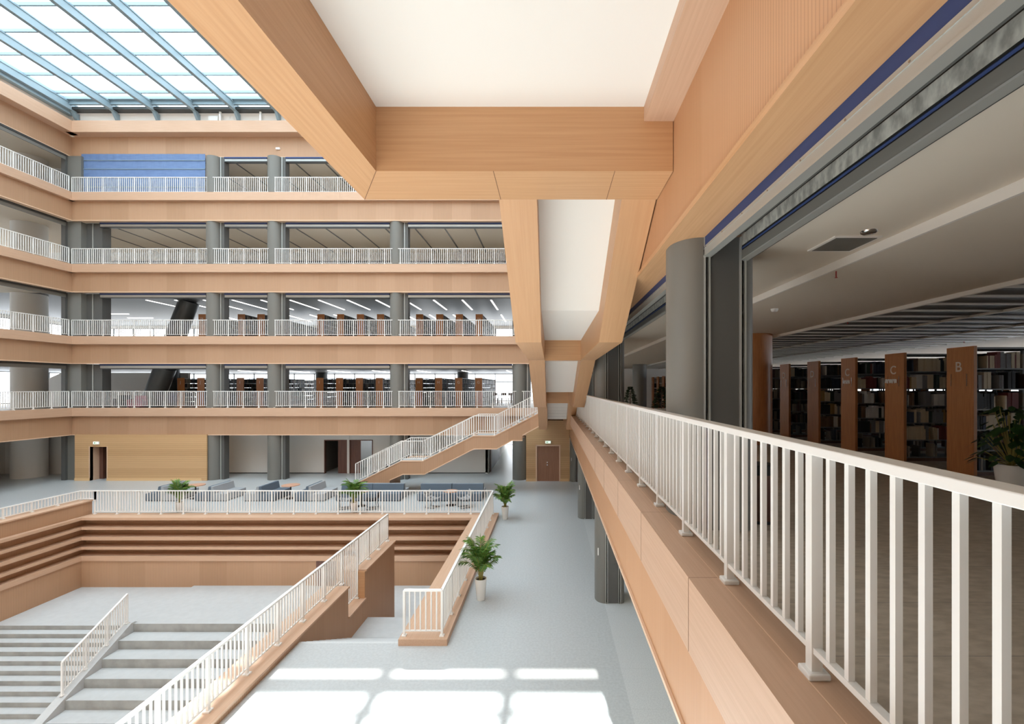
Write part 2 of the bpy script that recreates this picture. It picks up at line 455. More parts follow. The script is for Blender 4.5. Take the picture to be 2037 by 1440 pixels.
# ------------------------------------------------------------------ columns
LV = ['ground floor', 'first gallery', 'second gallery', 'third gallery', 'fourth gallery']
BOT = {0: 0, 1: T[1]-.1, 2: T[2]-.1, 3: T[3]-.1, 4: T[4]-.1}
TOP = {0: 2.9, 1: 7.35, 2: 11.85, 3: 16.36, 4: 20.53}
colx = [(-21.5, 'leftmost round'), (-17.6, 'second round from the left'), (-9.8, 'third round from the left'), (-1.98, 'rightmost round')]
proto = None
for k in range(5):
    for cx_, nm in colx:
        hgt = TOP[k]-BOT[k]
        lab = 'dark grey column of the back %s, %s one' % (LV[k], nm)
        c = thing('column', lab, 'column', (cx_, 29.45, BOT[k]), 'grey round columns of the back galleries')
        MB().lathe((cx_, 29.45, BOT[k]), [(.45, 0), (.45, hgt)], 32).build('shaft', GREYC, c, smooth=True)
        MB().box(cx_+.42, cx_+.72, 29.3, 29.75, BOT[k], BOT[k]+hgt).build('shutter_guide', GREYD, c)
        MB().box(cx_+.5, cx_+.54, 29.26, 29.3, BOT[k], BOT[k]+hgt).build('guide_slot', GREYM, c)
    # corner pier
    c = thing('corner_pier', 'grey rectangular corner pier at the left end of the back %s' % LV[k], 'column', (-30, 29.6, BOT[k]))
    MB().box(-30.6, -29.75, 29.15, 30.1, BOT[k], TOP[k]).build('shaft', GREYC, c)
    if k:
        MB().box(-29.75, -28.75, 29.5, 30.1, BOT[k], TOP[k]).build('shutter_guide', GREYD, c)
        MB().box(-29.35, -29.3, 29.46, 29.5, BOT[k], TOP[k]).build('guide_slot', GREYM, c)
    MB().box(-30.85, -30.6, 29.0, 29.6, BOT[k], TOP[k]).build('side_panel', GREYD, c)
    # round pale columns deep in the left galleries
    for yy, wh in ((30.2, 'nearest the corner'), (22.2, 'second from the corner')):
        c = MB().lathe((-34.2, yy, BOT[k]), [(.85, 0), (.85, CZ[k]-BOT[k])], 36).build('round_column', PLASTG, smooth=True)
        tag(c, 'thick pale round column inside the left %s, %s' % (LV[k], wh), 'column')
# slanted struts
def strut(p0, p1, r_, lab):
    tag(MB().tube(p0, p1, r_, n=28).build('slanted_column', STEELD, smooth=True), lab, 'column')
strut((-27.35, 31.4, T[1]-.12), (-26.28, 31.4, 7.22), .62, 'thick slanted dark steel column left of the first gallery bookcases')
strut((-28.1, 34.1, T[1]-.12), (-28.1, 34.1, 7.22), .5, 'upright dark steel column just behind the slanted one on the first gallery')
strut((-26.75, 32.6, T[2]-.12), (-25.6, 32.6, 11.95), .62, 'thick slanted dark steel column left of the second gallery bookcases')
for xx, nm in ((-20.9, 'leftmost'), (-13.6, 'middle'), (-8.0, 'right')):
    strut((xx, 42, T[1]-.1), (xx, 42, 7.22), .5, 'dark round column behind the first gallery bookcases, %s of three' % nm)

struct(B(1.1, 9, 29.5, 29.6, 0, 2.95), 'wall_back', PLASTG)
struct(B(-37, -30.4, 31.2, 31.35, 0, 2.95), 'wall_back', PLASTG)
struct(B(-37.1, -37, 5, 31.2, 0, 2.95), 'wall_left', PLASTG)
struct(B(-37, -31.2, 31.6, 31.75, T[4]-.1, 20.9), 'wall_back', PLASTG)
struct(MB().prism([(-39, 4.47), (-34.5, 4.47), (-34.5, 7.2), (-35.9, 7.05), (-39, 5.7)], 'y', 34, 34.15), 'wall_back', PLASTER)
# white inner wall of the first gallery
struct(B(-34, -27.4, 34.8, 35, T[1]-.1, 6.95), 'wall_back', PLASTER)

# fourth gallery fire curtain
fc = thing('fire_curtain', 'lowered blue fabric curtain closing the left bay of the top gallery', 'curtain', (-26, 29.4, 18.0))
m_ = MB()
n = 60
for j in range(9):
    z0 = 17.99+j*.305
    for i in range(n):
        xa = -29.9+i*(7.9/n); xb = xa+7.9/n
        ya = 29.32+.007*math.sin(i*1.7+j); yb = 29.32+.007*math.sin((i+1)*1.7+j)
        m_.quad((xa, ya, z0), (xb, yb, z0), (xb, yb-.01, z0+.305), (xa, ya-.01, z0+.305))
m_.build('fabric', BLUEC, fc)
for z in (18.6, 19.2, 19.75, 20.3):
    MB().box(-29.9, -22.0, 29.27, 29.3, z, z+.03).build('stiffener_bar', SKYST, fc)

# ------------------------------------------------------------------ ground floor back walls
wl = MB()                                     # golden cladding with a doorway
wl.box(XL+.05, -28.93, 28.9, 29.1, 0, 2.9); wl.box(-28.93, -27.87, 28.9, 29.1, 2.13, 2.9); wl.box(-27.87, -21.6, 28.9, 28.98, 0, 2.9)
struct(wl, 'wall_back', SLATW)
struct(MB().box(XL+.05, -28.93, 28.87, 28.9, 0, .16).box(-27.87, -21.9, 28.87, 28.9, 0, .16), 'baseboard_back', BASEW)
struct(B(-28.98, -28.93, 28.88, 29.5, 0, 2.16).box(-27.87, -27.82, 28.88, 29.5, 0, 2.16), 'trim_%d' % 90, NOSE)
d = MB().box(-28.6, -27.9, 29.7, 29.76, 0, 2.13).build('door_1', DOORB); d['kind'] = 'structure'
d2 = MB().box(-28.18, -28.12, 29.2, 29.7, 0, 2.13).build('leaf', DOORB, d)
MB().box(-28.93, -28.7, 29.5, 30.0, 0, 2.13).build('side_panel', DOORD, d)
struct(B(-29.2, -27.6, 29.95, 30.1, 0, 2.6), 'wall_back', DOORD)
struct(B(-28.93, -27.87, 29.1, 30, 2.13, 2.2), 'ceiling', DOORB)

pw = MB()
Y2 = 31.35
pw.box(-22, -15.42, Y2, Y2+.15, .06, 2.95)
pw.box(-15.42, -12.1, Y2, Y2+.15, 2.29, 2.95)
pw.box(-13.86, -13.7, Y2-.02, Y2+.15, 0, 2.95)
pw.box(-12.1, -4.28, Y2, Y2+.15, .06, 2.95)
pw.box(-4.43, -4.28, Y2, FARY, 0, 2.95)
struct(pw, 'wall_back', PLASTG)
struct(MB().box(-22, -15.42, Y2+.03, Y2+.1, 0, .06).box(-12.1, -4.28, Y2+.03, Y2+.1, 0, .06), 'baseboard_back', STEELD)
def wdoor(n_, x0, x1, lx0, lx1, ly):
    fr = MB().box(x0, x0+.06, Y2-.02, Y2+.17, 0, 2.29).box(x1-.06, x1, Y2-.02, Y2+.17, 0, 2.29).box(x0, x1, Y2-.02, Y2+.17, 2.23, 2.29).build('door_%d' % n_, DOORD)
    fr['kind'] = 'structure'
    MB().box(lx0, lx1, Y2+ly, Y2+ly+.05, 0, 2.23).build('leaf', DOORD, fr)
wdoor(2, -15.42, -13.86, -14.5, -13.92, .05)
wdoor(3, -13.7, -12.1, -13.64, -12.95, .05)
struct(B(-15.8, -13.8, 34, 34.1, 0, 2.95), 'wall_back', GREYC)
struct(B(-15.42-.3, -15.42-.2, Y2+.15, 34, 0, 2.95).box(-13.86, -13.76, Y2+.2, 36, 0, 2.95), 'wall_left', GREYC)
window_strip('y', 40, -14, -9, 0.3, 2.7)
window_strip('y', FARY-.2, -4.3, -1.5, .1, 2.7)
# dark blue side panels of the corridor
struct(B(-4.27, -4.2, 31.3, 31.9, 0, 2.95).box(-4.27, -4.2, 32.7, 38, 0, 2.95), 'wall_right', GREYC)
MBc = B(-4.2, -4.15, 31.95, 32.6, 0, 2.2)
d = MBc.build('door_4', DOORD); d['kind'] = 'structure'
struct(B(-1.55, -1.45, 29.8, 45, 0, 2.95), 'wall_right', PLASTG)
# fire extinguisher box and bin near stairs
fb = thing('litter_bin', 'small black bin against the pale wall behind the side staircase', 'bin', (-10.9, 31.1, 0))
MB().box(-11.1, -10.7, 30.95, 31.25, 0, .62).build('body', DARK, fb, bevel=.02)
MB().box(-11.08, -10.72, 30.97, 31.23, .62, .66).build('lid', STEELD, fb)

# right golden wall with door under the landing
struct(MB().box(-1.52, -.86, 28.72, 28.9, 0, 3.8).box(-.86, .56, 28.72, 28.9, 2.22, 3.8).box(.56, 1.2, 28.72, 28.9, 0, 3.8), 'wall_back', SLATW)
struct(MB().box(-1.52, -.92, 28.69, 28.72, 0, .16).box(.6, 1.15, 28.69, 28.72, 0, .16), 'baseboard_back', BASEW)
struct(MB().box(-.92, -.84, 28.69, 28.9, 0, 2.25).box(.54, .62, 28.69, 28.9, 0, 2.25).box(-.92, .62, 28.69, 28.9, 2.2, 2.28), 'trim_91', NOSE)
d = MB().box(-.84, -.153, 28.78, 28.84, 0, 2.2).box(-.148, .54, 28.78, 28.84, 0, 2.2).build('door_5', DOORB); d['kind'] = 'structure'
struct(B(-.84, .54, 28.86, 28.9, 0, 2.2), 'wall_back', DOORD)  # backing sheet added behind the leaves to stop light through the gap
for zz in (1.18, 1.02):
    MB().tube((-.2, 28.74, zz), (-.2, 28.78, zz), .035).build('lock', CHROME, d)
def exit_sign(x, y, z, lab):
    s = thing('exit_sign', lab, 'sign', (x, y, z))
    MB().box(x-.19, x+.19, y-.05, y, z-.09, z+.09).build('housing', WHITEP, s, bevel=.005)
    MB().box(x-.15, x+.15, y-.056, y-.05, z-.06, z+.06).build('lit_face', SIGN, s)
    MB().box(x-.1, x-.02, y-.058, y-.056, z-.04, z+.04).box(x+.0, x+.1, y-.058, y-.056, z-.015, z+.015).build('pictogram', GREEN, s)
exit_sign(-.15, 28.7, 2.45, 'lit exit sign above the brown double door on the right')
exit_sign(-28.5, 28.88, 2.38, 'lit exit sign above the doorway in the golden wall on the left')

# ------------------------------------------------------------------ depth staircase with overhead platform
st = thing('staircase', 'long wood-clad staircase with white soffits descending away from the overhead platform', 'staircase', (.3, 14, 4.5))
bot = [(5.1, 7.96), (7.5, 6.61), (12.0, 6.58), (15.9, 5.185), (19.9, 5.185), (22.7, 3.78), (28.7, 3.78)]
topp = [(28.7, 4.475), (22.7, 4.475), (19.9, 5.93), (15.9, 5.93), (12.0, 7.34), (7.6, 7.34), (5.3, 9.0), (5.1, 9.075)]
poly = bot+topp
MB().prism(poly, 'x', -.57, -.15).build('stringer', ORNS, st)
MB().prism([(a, b) for a, b in bot if a < 22.8]+[(a, b) for a, b in topp if a < 22.8], 'x', .79, 1.17).build('stringer', ORNS, st)
sof_b = [(a, b+.52) for a, b in bot[:6]]+[(28.7, 4.3)]
sof_t = [(a, b+.06) for a, b in reversed(sof_b)]
MB().prism(sof_b+sof_t, 'x', -.16, .8).build('soffit', PLASTER, st)
for yy, z0 in ((12.0, 6.58), (19.9, 5.185)):
    MB().box(-.15, .79, yy-.02, yy+.3, z0, z0+.53).build('cross_beam', ORNX, st)
# treads
def treads(y0, z0, y1, z1, n_):
    m = MB()
    for i in range(n_):
        ya = y0+(y1-y0)*i/n_; yb = y0+(y1-y0)*(i+1)/n_; z = z0+(z1-z0)*(i+1)/n_
        m.box(-.15, .79, ya, yb, z-.02, z)
    return m
treads(5.1, 9.0, 7.6, 7.3, 11).build('flight', STONE, st)
treads(12.0, 7.3, 15.9, 5.88, 9).build('flight', STONE, st)
treads(19.9, 5.88, 22.7, 4.47, 9).build('flight', STONE, st)
MB().box(-.15, .79, 7.6, 12.0, 7.2, 7.3).build('landing', STONE, st)
MB().box(-.15, .79, 15.9, 19.9, 5.8, 5.88).build('landing', STONE, st)
MB().box(-.15, .79, 22.7, 28.7, 4.38, 4.47).build('landing', STONE, st)
MB().box(.79, 1.17, 22.72, 28.7, 3.78, 4.47).build('landing_edge', ORNY, st)

pf = thing('platform', 'overhead wood-framed platform with white soffit joining the right gallery', 'platform', (-.4, 2, 7.96))
MB().prism([(-2.06, 5.1), (-1.68, 4.43), (-1.68, -.15), (-2.06, -.15)], 'z', 7.96, 9.075).build('side_beam', ORNY, pf)
MB().prism([(-2.06, 5.1), (1.18, 5.1), (1.18, 4.43), (-1.68, 4.43)], 'z', 7.96, 9.075).build('end_beam', ORNX, pf)
MB().box(-1.68, .9, -.15, 4.43, 8.58, 9.0).build('soffit', PLASTER, pf)
JOINT = mat('dark_joint', srgb(110, 78, 54), .7)
for p_, q_ in (((-2.06, 5.1), (-1.68, 4.43)), ((-.55, 5.1), (-.55, 4.43)), ((.62, 5.1), (.62, 4.43))):
    MB().beam((p_[0], p_[1], 7.958), (q_[0], q_[1], 7.958), .005, .004).build('joint', JOINT, pf)
for yj in (1.5, 3.15, 4.8, 6.45, 8.1, 9.75):
    trim(MB().box(.947, 1.345, yj, yj+.003, 4.5752, 4.5756).box(.944, .9458, yj, yj+.003, 4.07, 4.575), JOINT)

# ------------------------------------------------------------------ side staircase
ss = thing('staircase', 'wood-clad staircase with two landings rising to the right behind the sofas', 'staircase', (-8, 26.1, 0))
ya, yb = 25.2, 27.0
topl = [(-11.85, 0), (-8.19, 1.82), (-7.0, 1.82), (-4.21, 3.2), (-3.07, 3.2), (-.58, 4.475)]
botl = [(-.58, 3.76), (-1.53, 3.25), (-1.53, 2.96), (-2.1, 2.96), (-2.95, 2.5), (-4.19, 2.5), (-6.91, 1.11), (-8.08, 1.11), (-8.81, .79), (-8.81, 0)]
for y0 in (ya, yb-.12):
    MB().prism(topl+botl, 'y', y0, y0+.12).build('stringer', GROOVE, ss)
    e = MB()
    for (p, q) in list(zip(topl, topl[1:])):
        e.beam((p[0], y0+.06, p[1]-.02), (q[0], y0+.06, q[1]-.02), .17, .05)
    e.build('top_edge', NOSE, ss)
    e = MB()
    for (p, q) in list(zip(botl, botl[1:])):
        if abs(p[0]-q[0]) > .01: e.beam((p[0], y0+.06, p[1]-.03), (q[0], y0+.06, q[1]-.03), .17, .05)
    e.build('bottom_edge', NOSE, ss)
def flight(x0, z0, x1, z1, n_):
    m = MB()
    for i in range(n_):
        xa = x0+(x1-x0)*i/n_; xb = x0+(x1-x0)*(i+1)/n_; z = z0+(z1-z0)*(i+1)/n_
        m.box(xa, xb, ya+.12, yb-.12, z-.22, z-.05)
    m.build('flight', STONE, ss)
flight(-11.7, 0, -8.19, 1.77, 11); flight(-7.0, 1.77, -4.21, 3.15, 9); flight(-3.07, 3.15, -.6, 4.42, 8)
MB().box(-8.19, -7.0, ya+.12, yb-.12, 1.62, 1.77).build('landing', STONE, ss)
MB().box(-4.21, -3.07, ya+.12, yb-.12, 3.0, 3.15).build('landing', STONE, ss)
sb = [(-.58, 3.9), (-3.0, 2.6), (-4.15, 2.6), (-6.95, 1.2), (-8.81, 1.1)]
MB().prism(sb+[(a, b+.1) for a, b in reversed(sb)], 'y', ya+.12, yb-.12).build('soffit', PLASTER, ss)
MB().box(-8.87, -8.81, ya+.12, yb-.12, 0, 1.1).build('end_wall', GROOVE, ss)

# ------------------------------------------------------------------ railings
def railing(pts, h, label, spacing=1.0, nb=8, top_w=.07, post_w=.05, indiv=0, group=None, bot_gap=.11, bd=.028, caps=True, skip_base=False, level_bottoms=None):
    """pts: base points; posts, a handrail, a bottom rail and balusters between"""
    rt = thing('railing', label, 'railing', pts[0], group)
    hr = MB(); br = MB(); cnt = 0; rest = MB(); posts = []
    for (p, q) in zip(pts, pts[1:]):
        p = Vector(p); q = Vector(q); d = q-p; L = Vector((d.x, d.y, 0)).length
        hr.beam(p+Vector((0, 0, h-.04)), q+Vector((0, 0, h-.04)), top_w, .04)
        br.beam(p+Vector((0, 0, bot_gap)), q+Vector((0, 0, bot_gap)), .035, .027)
        nbay = max(1, round(L/spacing))
        for b in range(nbay):
            a0 = p+d*(b/nbay); a1 = p+d*((b+1)/nbay); posts.append(a0)
            n_ = max(2, round(nb*(L/nbay)/spacing))
            pan = MB()
            dn = d.normalized()
            for i in range(1, n_):
                c = a0+(a1-a0)*(i/n_)
                if indiv and cnt < indiv:
                    MB().box(c.x-bd/2, c.x+bd/2, c.y-bd/2, c.y+bd/2, c.z+bot_gap+.02, c.z+h-.035).build('baluster', WHITEP, rt); cnt += 1
                elif indiv: rest.box(c.x-bd/2, c.x+bd/2, c.y-bd/2, c.y+bd/2, c.z+bot_gap+.02, c.z+h-.035)
                else: pan.box(c.x-bd/2, c.x+bd/2, c.y-bd/2, c.y+bd/2, c.z+bot_gap+.02, c.z+h-.035)
            if not indiv: pan.build('baluster_panel', WHITEP, rt)
    posts.append(Vector(pts[-1]))
    hr.build('handrail', WHITEP, rt, bevel=.004 if indiv else 0)
    br.build('bottom_rail', WHITEP, rt)
    if rest.v:
        o = rest.build('baluster', WHITEP, rt); o['kind'] = 'stuff'
    for c in posts[:100]:
        po = MB().box(c.x-post_w/2, c.x+post_w/2, c.y-post_w/2, c.y+post_w/2, c.z, c.z+h-.03).build('post', WHITEP, rt)
        MB().box(c.x-.05, c.x+.05, c.y-.05, c.y+.05, c.z, c.z+.03).build('base_plate', WHITEP, po, bevel=.008 if indiv else 0)
    return rt
# near right gallery: posts start where the photo shows them
railing([(1.195, .103-.991, T[1]), (1.195, .103+.991*22, T[1])], 1.045, 'white steel railing on the wooden ledge in the right foreground', spacing=.991, nb=8, indiv=100, top_w=.095, bd=.026)
for k in (1, 2, 3, 4):
    nm = ['', 'first', 'second', 'third', 'top'][k]
    railing([(XL-.3, BK+.3, T[k]), (.4 if k > 1 else -.7, BK+.3, T[k])], 1.06, 'long white railing along the %s back gallery' % nm, group='white gallery railings')
    railing([(XL-.3, 12, T[k]), (XL-.3, BK+.1, T[k])], 1.06, 'white railing along the %s left gallery' % nm, group='white gallery railings')
# side stair railings
for y0, nm in ((ya+.06, 'near'), (yb-.06, 'far')):
    railing([(-10.69, y0, .6), (-8.19, y0, 1.84), (-7.0, y0, 1.84), (-4.21, y0, 3.22), (-3.07, y0, 3.22), (-.7, y0, 4.45)], 1.1,
            'white sloping railing on the %s side of the side staircase' % nm)

# ------------------------------------------------------------------ seating pit: ledges, shelves, walls
struct(B(-20.8, -2.35, 20.2, 21.0, .03, .147), 'trim_92', WOODX)
struct(B(-3.46, -2.35, 10.45, 20.2, .0, .147), 'trim_93', WOODY)
struct(B(-3.4, -2.4, 10.5, 20.9, -.02, .03), 'trim_94', WOODY)
struct(B(-21.6, -20.82, FR, 20.9, .0, .72), 'wall_left', GROOVE)
struct(B(-21.62, -20.74, FR, 20.92, .72, .77), 'trim_95', WOODY)
struct(B(-20.82, -20.6, FR, 20.2, .03, .147), 'trim_96', WOODY)
struct(B(-21, -2.4, 20.75, 20.9, -3.1, .03), 'wall_back', GROOVE)
struct(B(-21.1, -20.95, FR, 20.75, -7.6, .03), 'wall_left', GROOVE)
struct(B(-3.46, -3.3, 10.6, 20.75, -3.1, .0), 'wall_right', GROOVE)
fz = [(-.39, -.28), (-.85, -.70), (-1.26, -1.15), (-1.76, -1.54)]
for i, (z0, z1) in enumerate(fz):
    o = ['topmost', 'second', 'third', 'lowest'][i]
    t_ = thing('bench_shelf', '%s of the long wooden tiers lining the sunken seating pit' % o, 'bench', (-12, 20.4, z0))
    MB().box(-20.95, -3.46, 20.2, 20.8, z0, z1).build('back_run', WOODX, t_)
    MB().box(-20.95, -20.6, 8, 20.2, z0, z1).build('side_run', WOODY, t_)
struct(B(-20.7, -3.46, 20.26, 20.4, -2.95, -1.76), 'wall_back', GROOVE)
struct(B(-20.8, -20.66, 8, 20.3, -7.6, -1.76), 'wall_left', GROOVE)
struct(B(-10.3, -9.45, 20.22, 20.27, -2.86, -1.78), 'door_6', DOORD)  # thin dark slab on the pit wall in place of a recess
struct(B(-20.7, -5.8, FR, 8.6, -7.45, -7.39), 'floor', STONE)

# parapet wall with the notch
wallp = [(FR, -7.6), (17.1, -7.6), (17.1, .12), (14.4, .12), (14.4, -.76), (13.2, -.76), (13.2, .12), (FR, .12)]
struct(MB().prism(wallp, 'x', -6.5, -5.8), 'wall_right', GROOVE)
cap = MB().box(-6.54, -5.76, FR, 13.2, .12, .17).box(-6.54, -5.76, 14.4, 17.12, .12, .17).box(-6.54, -5.76, 13.2, 14.4, -.76, -.71)
struct(cap, 'trim_97', WOODY)
struct(B(-6.5, -5.8, 14.36, 14.4, -.71, .12), 'trim_98', ORNX)
rl = thing('railing', 'white railing on the wooden parapet beside the sunken steps', 'railing', (-6.05, 8, .17))
MB().beam((-6.03, FR, 1.15), (-6.03, 17.05, 1.15), .07, .04).build('handrail', WHITEP, rl)
MB().box(-6.05, -6.015, FR, 13.25, .28, .307).box(-6.05, -6.015, 14.4, 17.05, .28, .307).box(-6.05, -6.015, 13.25, 14.4, -.6, -.573).build('bottom_rail', WHITEP, rl)
ys = [17.03, 16.15, 15.25, 14.37, 13.3, 12.25, 11.2, 10.18, 9.14, 8.1, 7.06, 6.0, 5, 4, 3, 2, 1]
for a, b in zip(ys, ys[1:]):
    p_ = MB()
    for i in range(1, 9):
        y = a+(b-a)*i/9
        low = -.58 if 13.3 <= y <= 14.37 else .3
        p_.box(-6.045, -6.018, y-.014, y+.014, low, 1.16)
    p_.build('baluster_panel', WHITEP, rl)
for y in ys:
    zb = .17 if abs(y-14.37) > .01 else -.71
    po = MB().box(-6.055, -6.005, y-.03, y+.03, zb, 1.16).build('post', WHITEP, rl)
    MB().box(-6.09, -5.97, y-.06, y+.06, zb, zb+.03).build('base_plate', WHITEP, po)

railing([(-20.56, 20.77, .147), (-2.6, 20.77, .147), (-2.5, 10.6, .147), (-3.37, 10.6, .147)], 1.075, 'white railing around the back and right edge of the seating pit')
rl = railing([(-21.2, 4, .77), (-21.2, 20.77, .77), (-20.56, 20.77, .77)], .45, 'low white railing on top of the raised left parapet', bot_gap=.06)

# stairs going down beside the parapet (behind the floor edge)
sd = thing('steps', 'short grey stone stair dropping beside the dark wooden parapet', 'stairs', (-4.6, 14, -2.86))
for i in range(9):
    y0 = 10.63+i*.31; z = -.158*(i+1)
    MB().box(-5.8, -3.46, y0, y0+.31, z-.16, z).build('step', STONE, sd)
MB().box(-5.8, -3.46, 13.42, 14.6, -1.6, -1.42).build('landing', STONE, sd)
for i in range(9):
    y0 = 14.6+i*.31; z = -1.42-.16*(i+1)
    MB().box(-5.8, -3.46, y0, y0+.31, z-.16, z).build('step', STONE, sd)
struct(B(-5.8, -3.46, 10.55, 10.63, -.3, 0.001), 'floor', TERRL)

# broad and narrow steps of the pit
bs = thing('steps', 'broad grey stone seating steps descending towards the viewer', 'stairs', (-11, 14, -6))
for i in range(14):
    y1 = 17.0-.6*i; z = -2.86-.3*(i+1)
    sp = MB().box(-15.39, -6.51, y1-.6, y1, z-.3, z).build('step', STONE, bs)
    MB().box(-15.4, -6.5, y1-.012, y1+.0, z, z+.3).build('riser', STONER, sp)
ns = thing('steps', 'narrow grey stone stair flight left of the kerb railing', 'stairs', (-18, 14, -6))
for i in range(28):
    y1 = 17.0-.3*i; z = -2.93-.15*(i+1)
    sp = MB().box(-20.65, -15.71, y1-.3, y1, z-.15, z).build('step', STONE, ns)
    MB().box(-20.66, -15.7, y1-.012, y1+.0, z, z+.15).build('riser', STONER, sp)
kb = [(17.15, -2.86), (17.15, -3.2), (8.6, -7.5), (8.6, -7.06), (16.9, -2.8), (17.05, -2.8)]
struct(MB().prism(kb, 'x', -15.7, -15.4), 'trim_99', STONE)
railing([(-15.55, 16.9, -2.8), (-15.55, 14.65, -3.95)], 1.1, 'short white sloping railing between the two stone step flights', spacing=.8)

# ------------------------------------------------------------------ right gallery (our level)
z1c, z2c, z3c = E+1.40, E+1.31, E+1.25
struct(B(1.95, 3.18, FR-6, 45, z1c, z1c+.2), 'ceiling', CEILW)
struct(B(3.18, 5.67, FR-6, 45, z2c, z2c+.3), 'ceiling', CEILW)
struct(B(12, FARX, FR-6, 45, z2c, z2c+.3), 'ceiling', PLASTER)
trim(B(3.17, 3.20, FR-6, 45, z2c-.001, z1c+.05), PLASTER)
trim(B(5.66, 5.72, FR-6, 45, z3c, z2c+.1), PLASTER)
sl = MB(); se = MB()
y = -5.8
while y < 33:
    sl.box(5.72, 12, y, y+.5, z3c+.05, z3c+.08)
    se.box(5.72, 12, y+.5, y+.53, z3c+.02, z3c+.08)
    y += .62
struct(sl, 'ceiling', CEILS); struct(se, 'ceiling', SLATE)
struct(B(5.72, 12, FR-6, 33, z3c+.3, z3c+.35), 'ceiling', STEELD)
for xx in (7.6, 9.7):
    struct(B(xx, xx+.03, FR-6, 33, z3c+.01, z3c+.05), 'ceiling', SLATE)
struct(B(1.3, FARX, 32.4, 32.6, T[1]-.1, 7.6), 'wall_back', PLASTER)
struct(B(XR+.4, FARX, FR-6.2, FR-6, 0, 23.5), 'wall_front', PLASTG)
window_strip('x', FARX-.3, FR-6, 32, T[1]-.1, z2c, pitch=1.5, transom=T[1]+1.0)
struct(B(9, 9.2, FR-6, BK+4, 0, 3.6), 'wall_right', PLASTG)
struct(B(1.3, 9, FR, 33, 2.95, 3.1), 'ceiling', CEILW)
# upper right storeys closed by plain walls behind the fascia
for k in (2, 3, 4):
    struct(B(6, 6.2, FR-6, FARY, T[k]-.1, T[k]+3.2), 'wall_right', PLASTG)
    struct(B(1.3, 6, FR-6, 33, CZ[k], CZ[k]+.1), 'ceiling', CEILW)
    struct(B(XL-16, XR+5, FR-6.2, FR-6, T[k]-.1, T[k]+4.4), 'wall_front', PLASTG)
struct(B(XL-16, XR, FR-6.2, FR-6, -7.7, T[1]+4.4), 'wall_front', PLASTG)

def casing(yn, k, lab):
    z0 = BOT[k]; z1 = TOP[k]
    c = thing('column', lab, 'column', (1.6, yn+.5, z0))
    # rounded outer casing
    pl = [(1.5, yn+.7), (1.5, yn)]
    for i in range(0, 13):
        a = PI/2*i/12
        pl.append((1.49-.255*math.sin(a), yn+.33-.33*math.cos(a)))
    for i in range(0, 13):
        a = PI/2*i/12
        pl.append((1.49-.255*math.cos(a), yn+.37+.33*math.sin(a)))
    MB().prism(pl, 'z', z0, z1).build('rounded_casing', GREYC, c, smooth=True)
    MB().box(1.56, 1.85, yn+.01, yn+.7, z0, z1).build('centre_panel', GREYD, c)
    pr = [(1.9, yn+.7), (1.9, yn)]+[(1.9+.12*math.sin(PI/2*i/8), yn+.12-.12*math.cos(PI/2*i/8)) for i in range(9)]+[(2.02, yn+.7)]
    MB().prism(pr, 'z', z0, z1).build('inner_casing', GREYC, c, smooth=True)
    for xa in (1.5, 1.85):
        MB().box(xa+.0, xa+.014, yn-.02, yn+.05, z0, z1).box(xa+.044, xa+.06, yn-.02, yn+.05, z0, z1).build('guide_rail', GREYM, c)
        MB().box(xa+.0, xa+.06, yn+.1, yn+.65, z0, z1).build('guide_slot', DARK, c)
    if k == 0:
        MB().box(1.285, 1.315, yn+.028, yn+.04, 1.3, 1.5).build('switch_plate', WHITEP, c)
for yn, nm in ((4.5, 'nearest'), (12.5, 'second'), (20.5, 'third'), (28.5, 'farthest')):
    casing(yn, 1, 'dark grey column with rounded casing behind the foreground railing, %s one' % nm)
    if yn > 10: casing(yn, 0, 'dark grey column standing on the ground floor below the right gallery, %s' % {12.5: 'nearest of the three', 20.5: 'middle of the three', 28.5: 'farthest of the three'}[yn])

# shutter headers of our level
for a, b, nm in ((-3, 4.5, 'nearest bay'), (5.2, 12.5, 'second bay'), (13.2, 20.5, 'third bay'), (21.2, 28.5, 'farthest bay')):
    h = thing('shutter_header', 'double steel and blue fabric shutter header under the right fascia, %s' % nm, 'shutter header', (1.6, (a+b)/2, 7.1))
    MB().box(1.507, 1.53, a, b, E+1.375, E+1.5).build('blue_curtain', BLUED, h)
    MB().box(1.5, 1.512, a, b, E+1.29, E+1.375).box(1.495, 1.5, a, b, E+1.345, E+1.349).build('steel_plate', GREYM, h)
    MB().box(1.495, 1.57, a, b, E+1.27, E+1.29).build('lip', GREYM, h)
    MB().box(1.57, 1.86, a, b, E+1.49, E+1.5).build('recess_lining', GREYD, h)
    MB().box(1.87, 1.88, a, b, E+1.384, E+1.49).build('foil_strip', FOIL, h)
    MB().box(1.875, 1.9, a, b, E+1.333, E+1.384).build('dark_slot', DARK, h)
    MB().tube((1.87, a, E+1.352), (1.87, b, E+1.356), .009, n=8).build('blue_cable', BLUED, h)
    MB().box(1.865, 1.875, a, b, E+1.238, E+1.333).build('channel', GREYC, h)
    MB().box(1.86, 1.93, a, b, E+1.236, E+1.248).build('channel_lip', GREYM, h)
    MB().box(1.9, 1.96, a, b, E+1.25, E+1.55).build('back_plate', STEELD, h)
    m_ = MB(); y = a+.3
    while y < b:
        m_.tube((1.497, y, E+1.36), (1.5, y, E+1.36), .006, n=8); y += .42
    m_.build('rivets', CHROME, h)

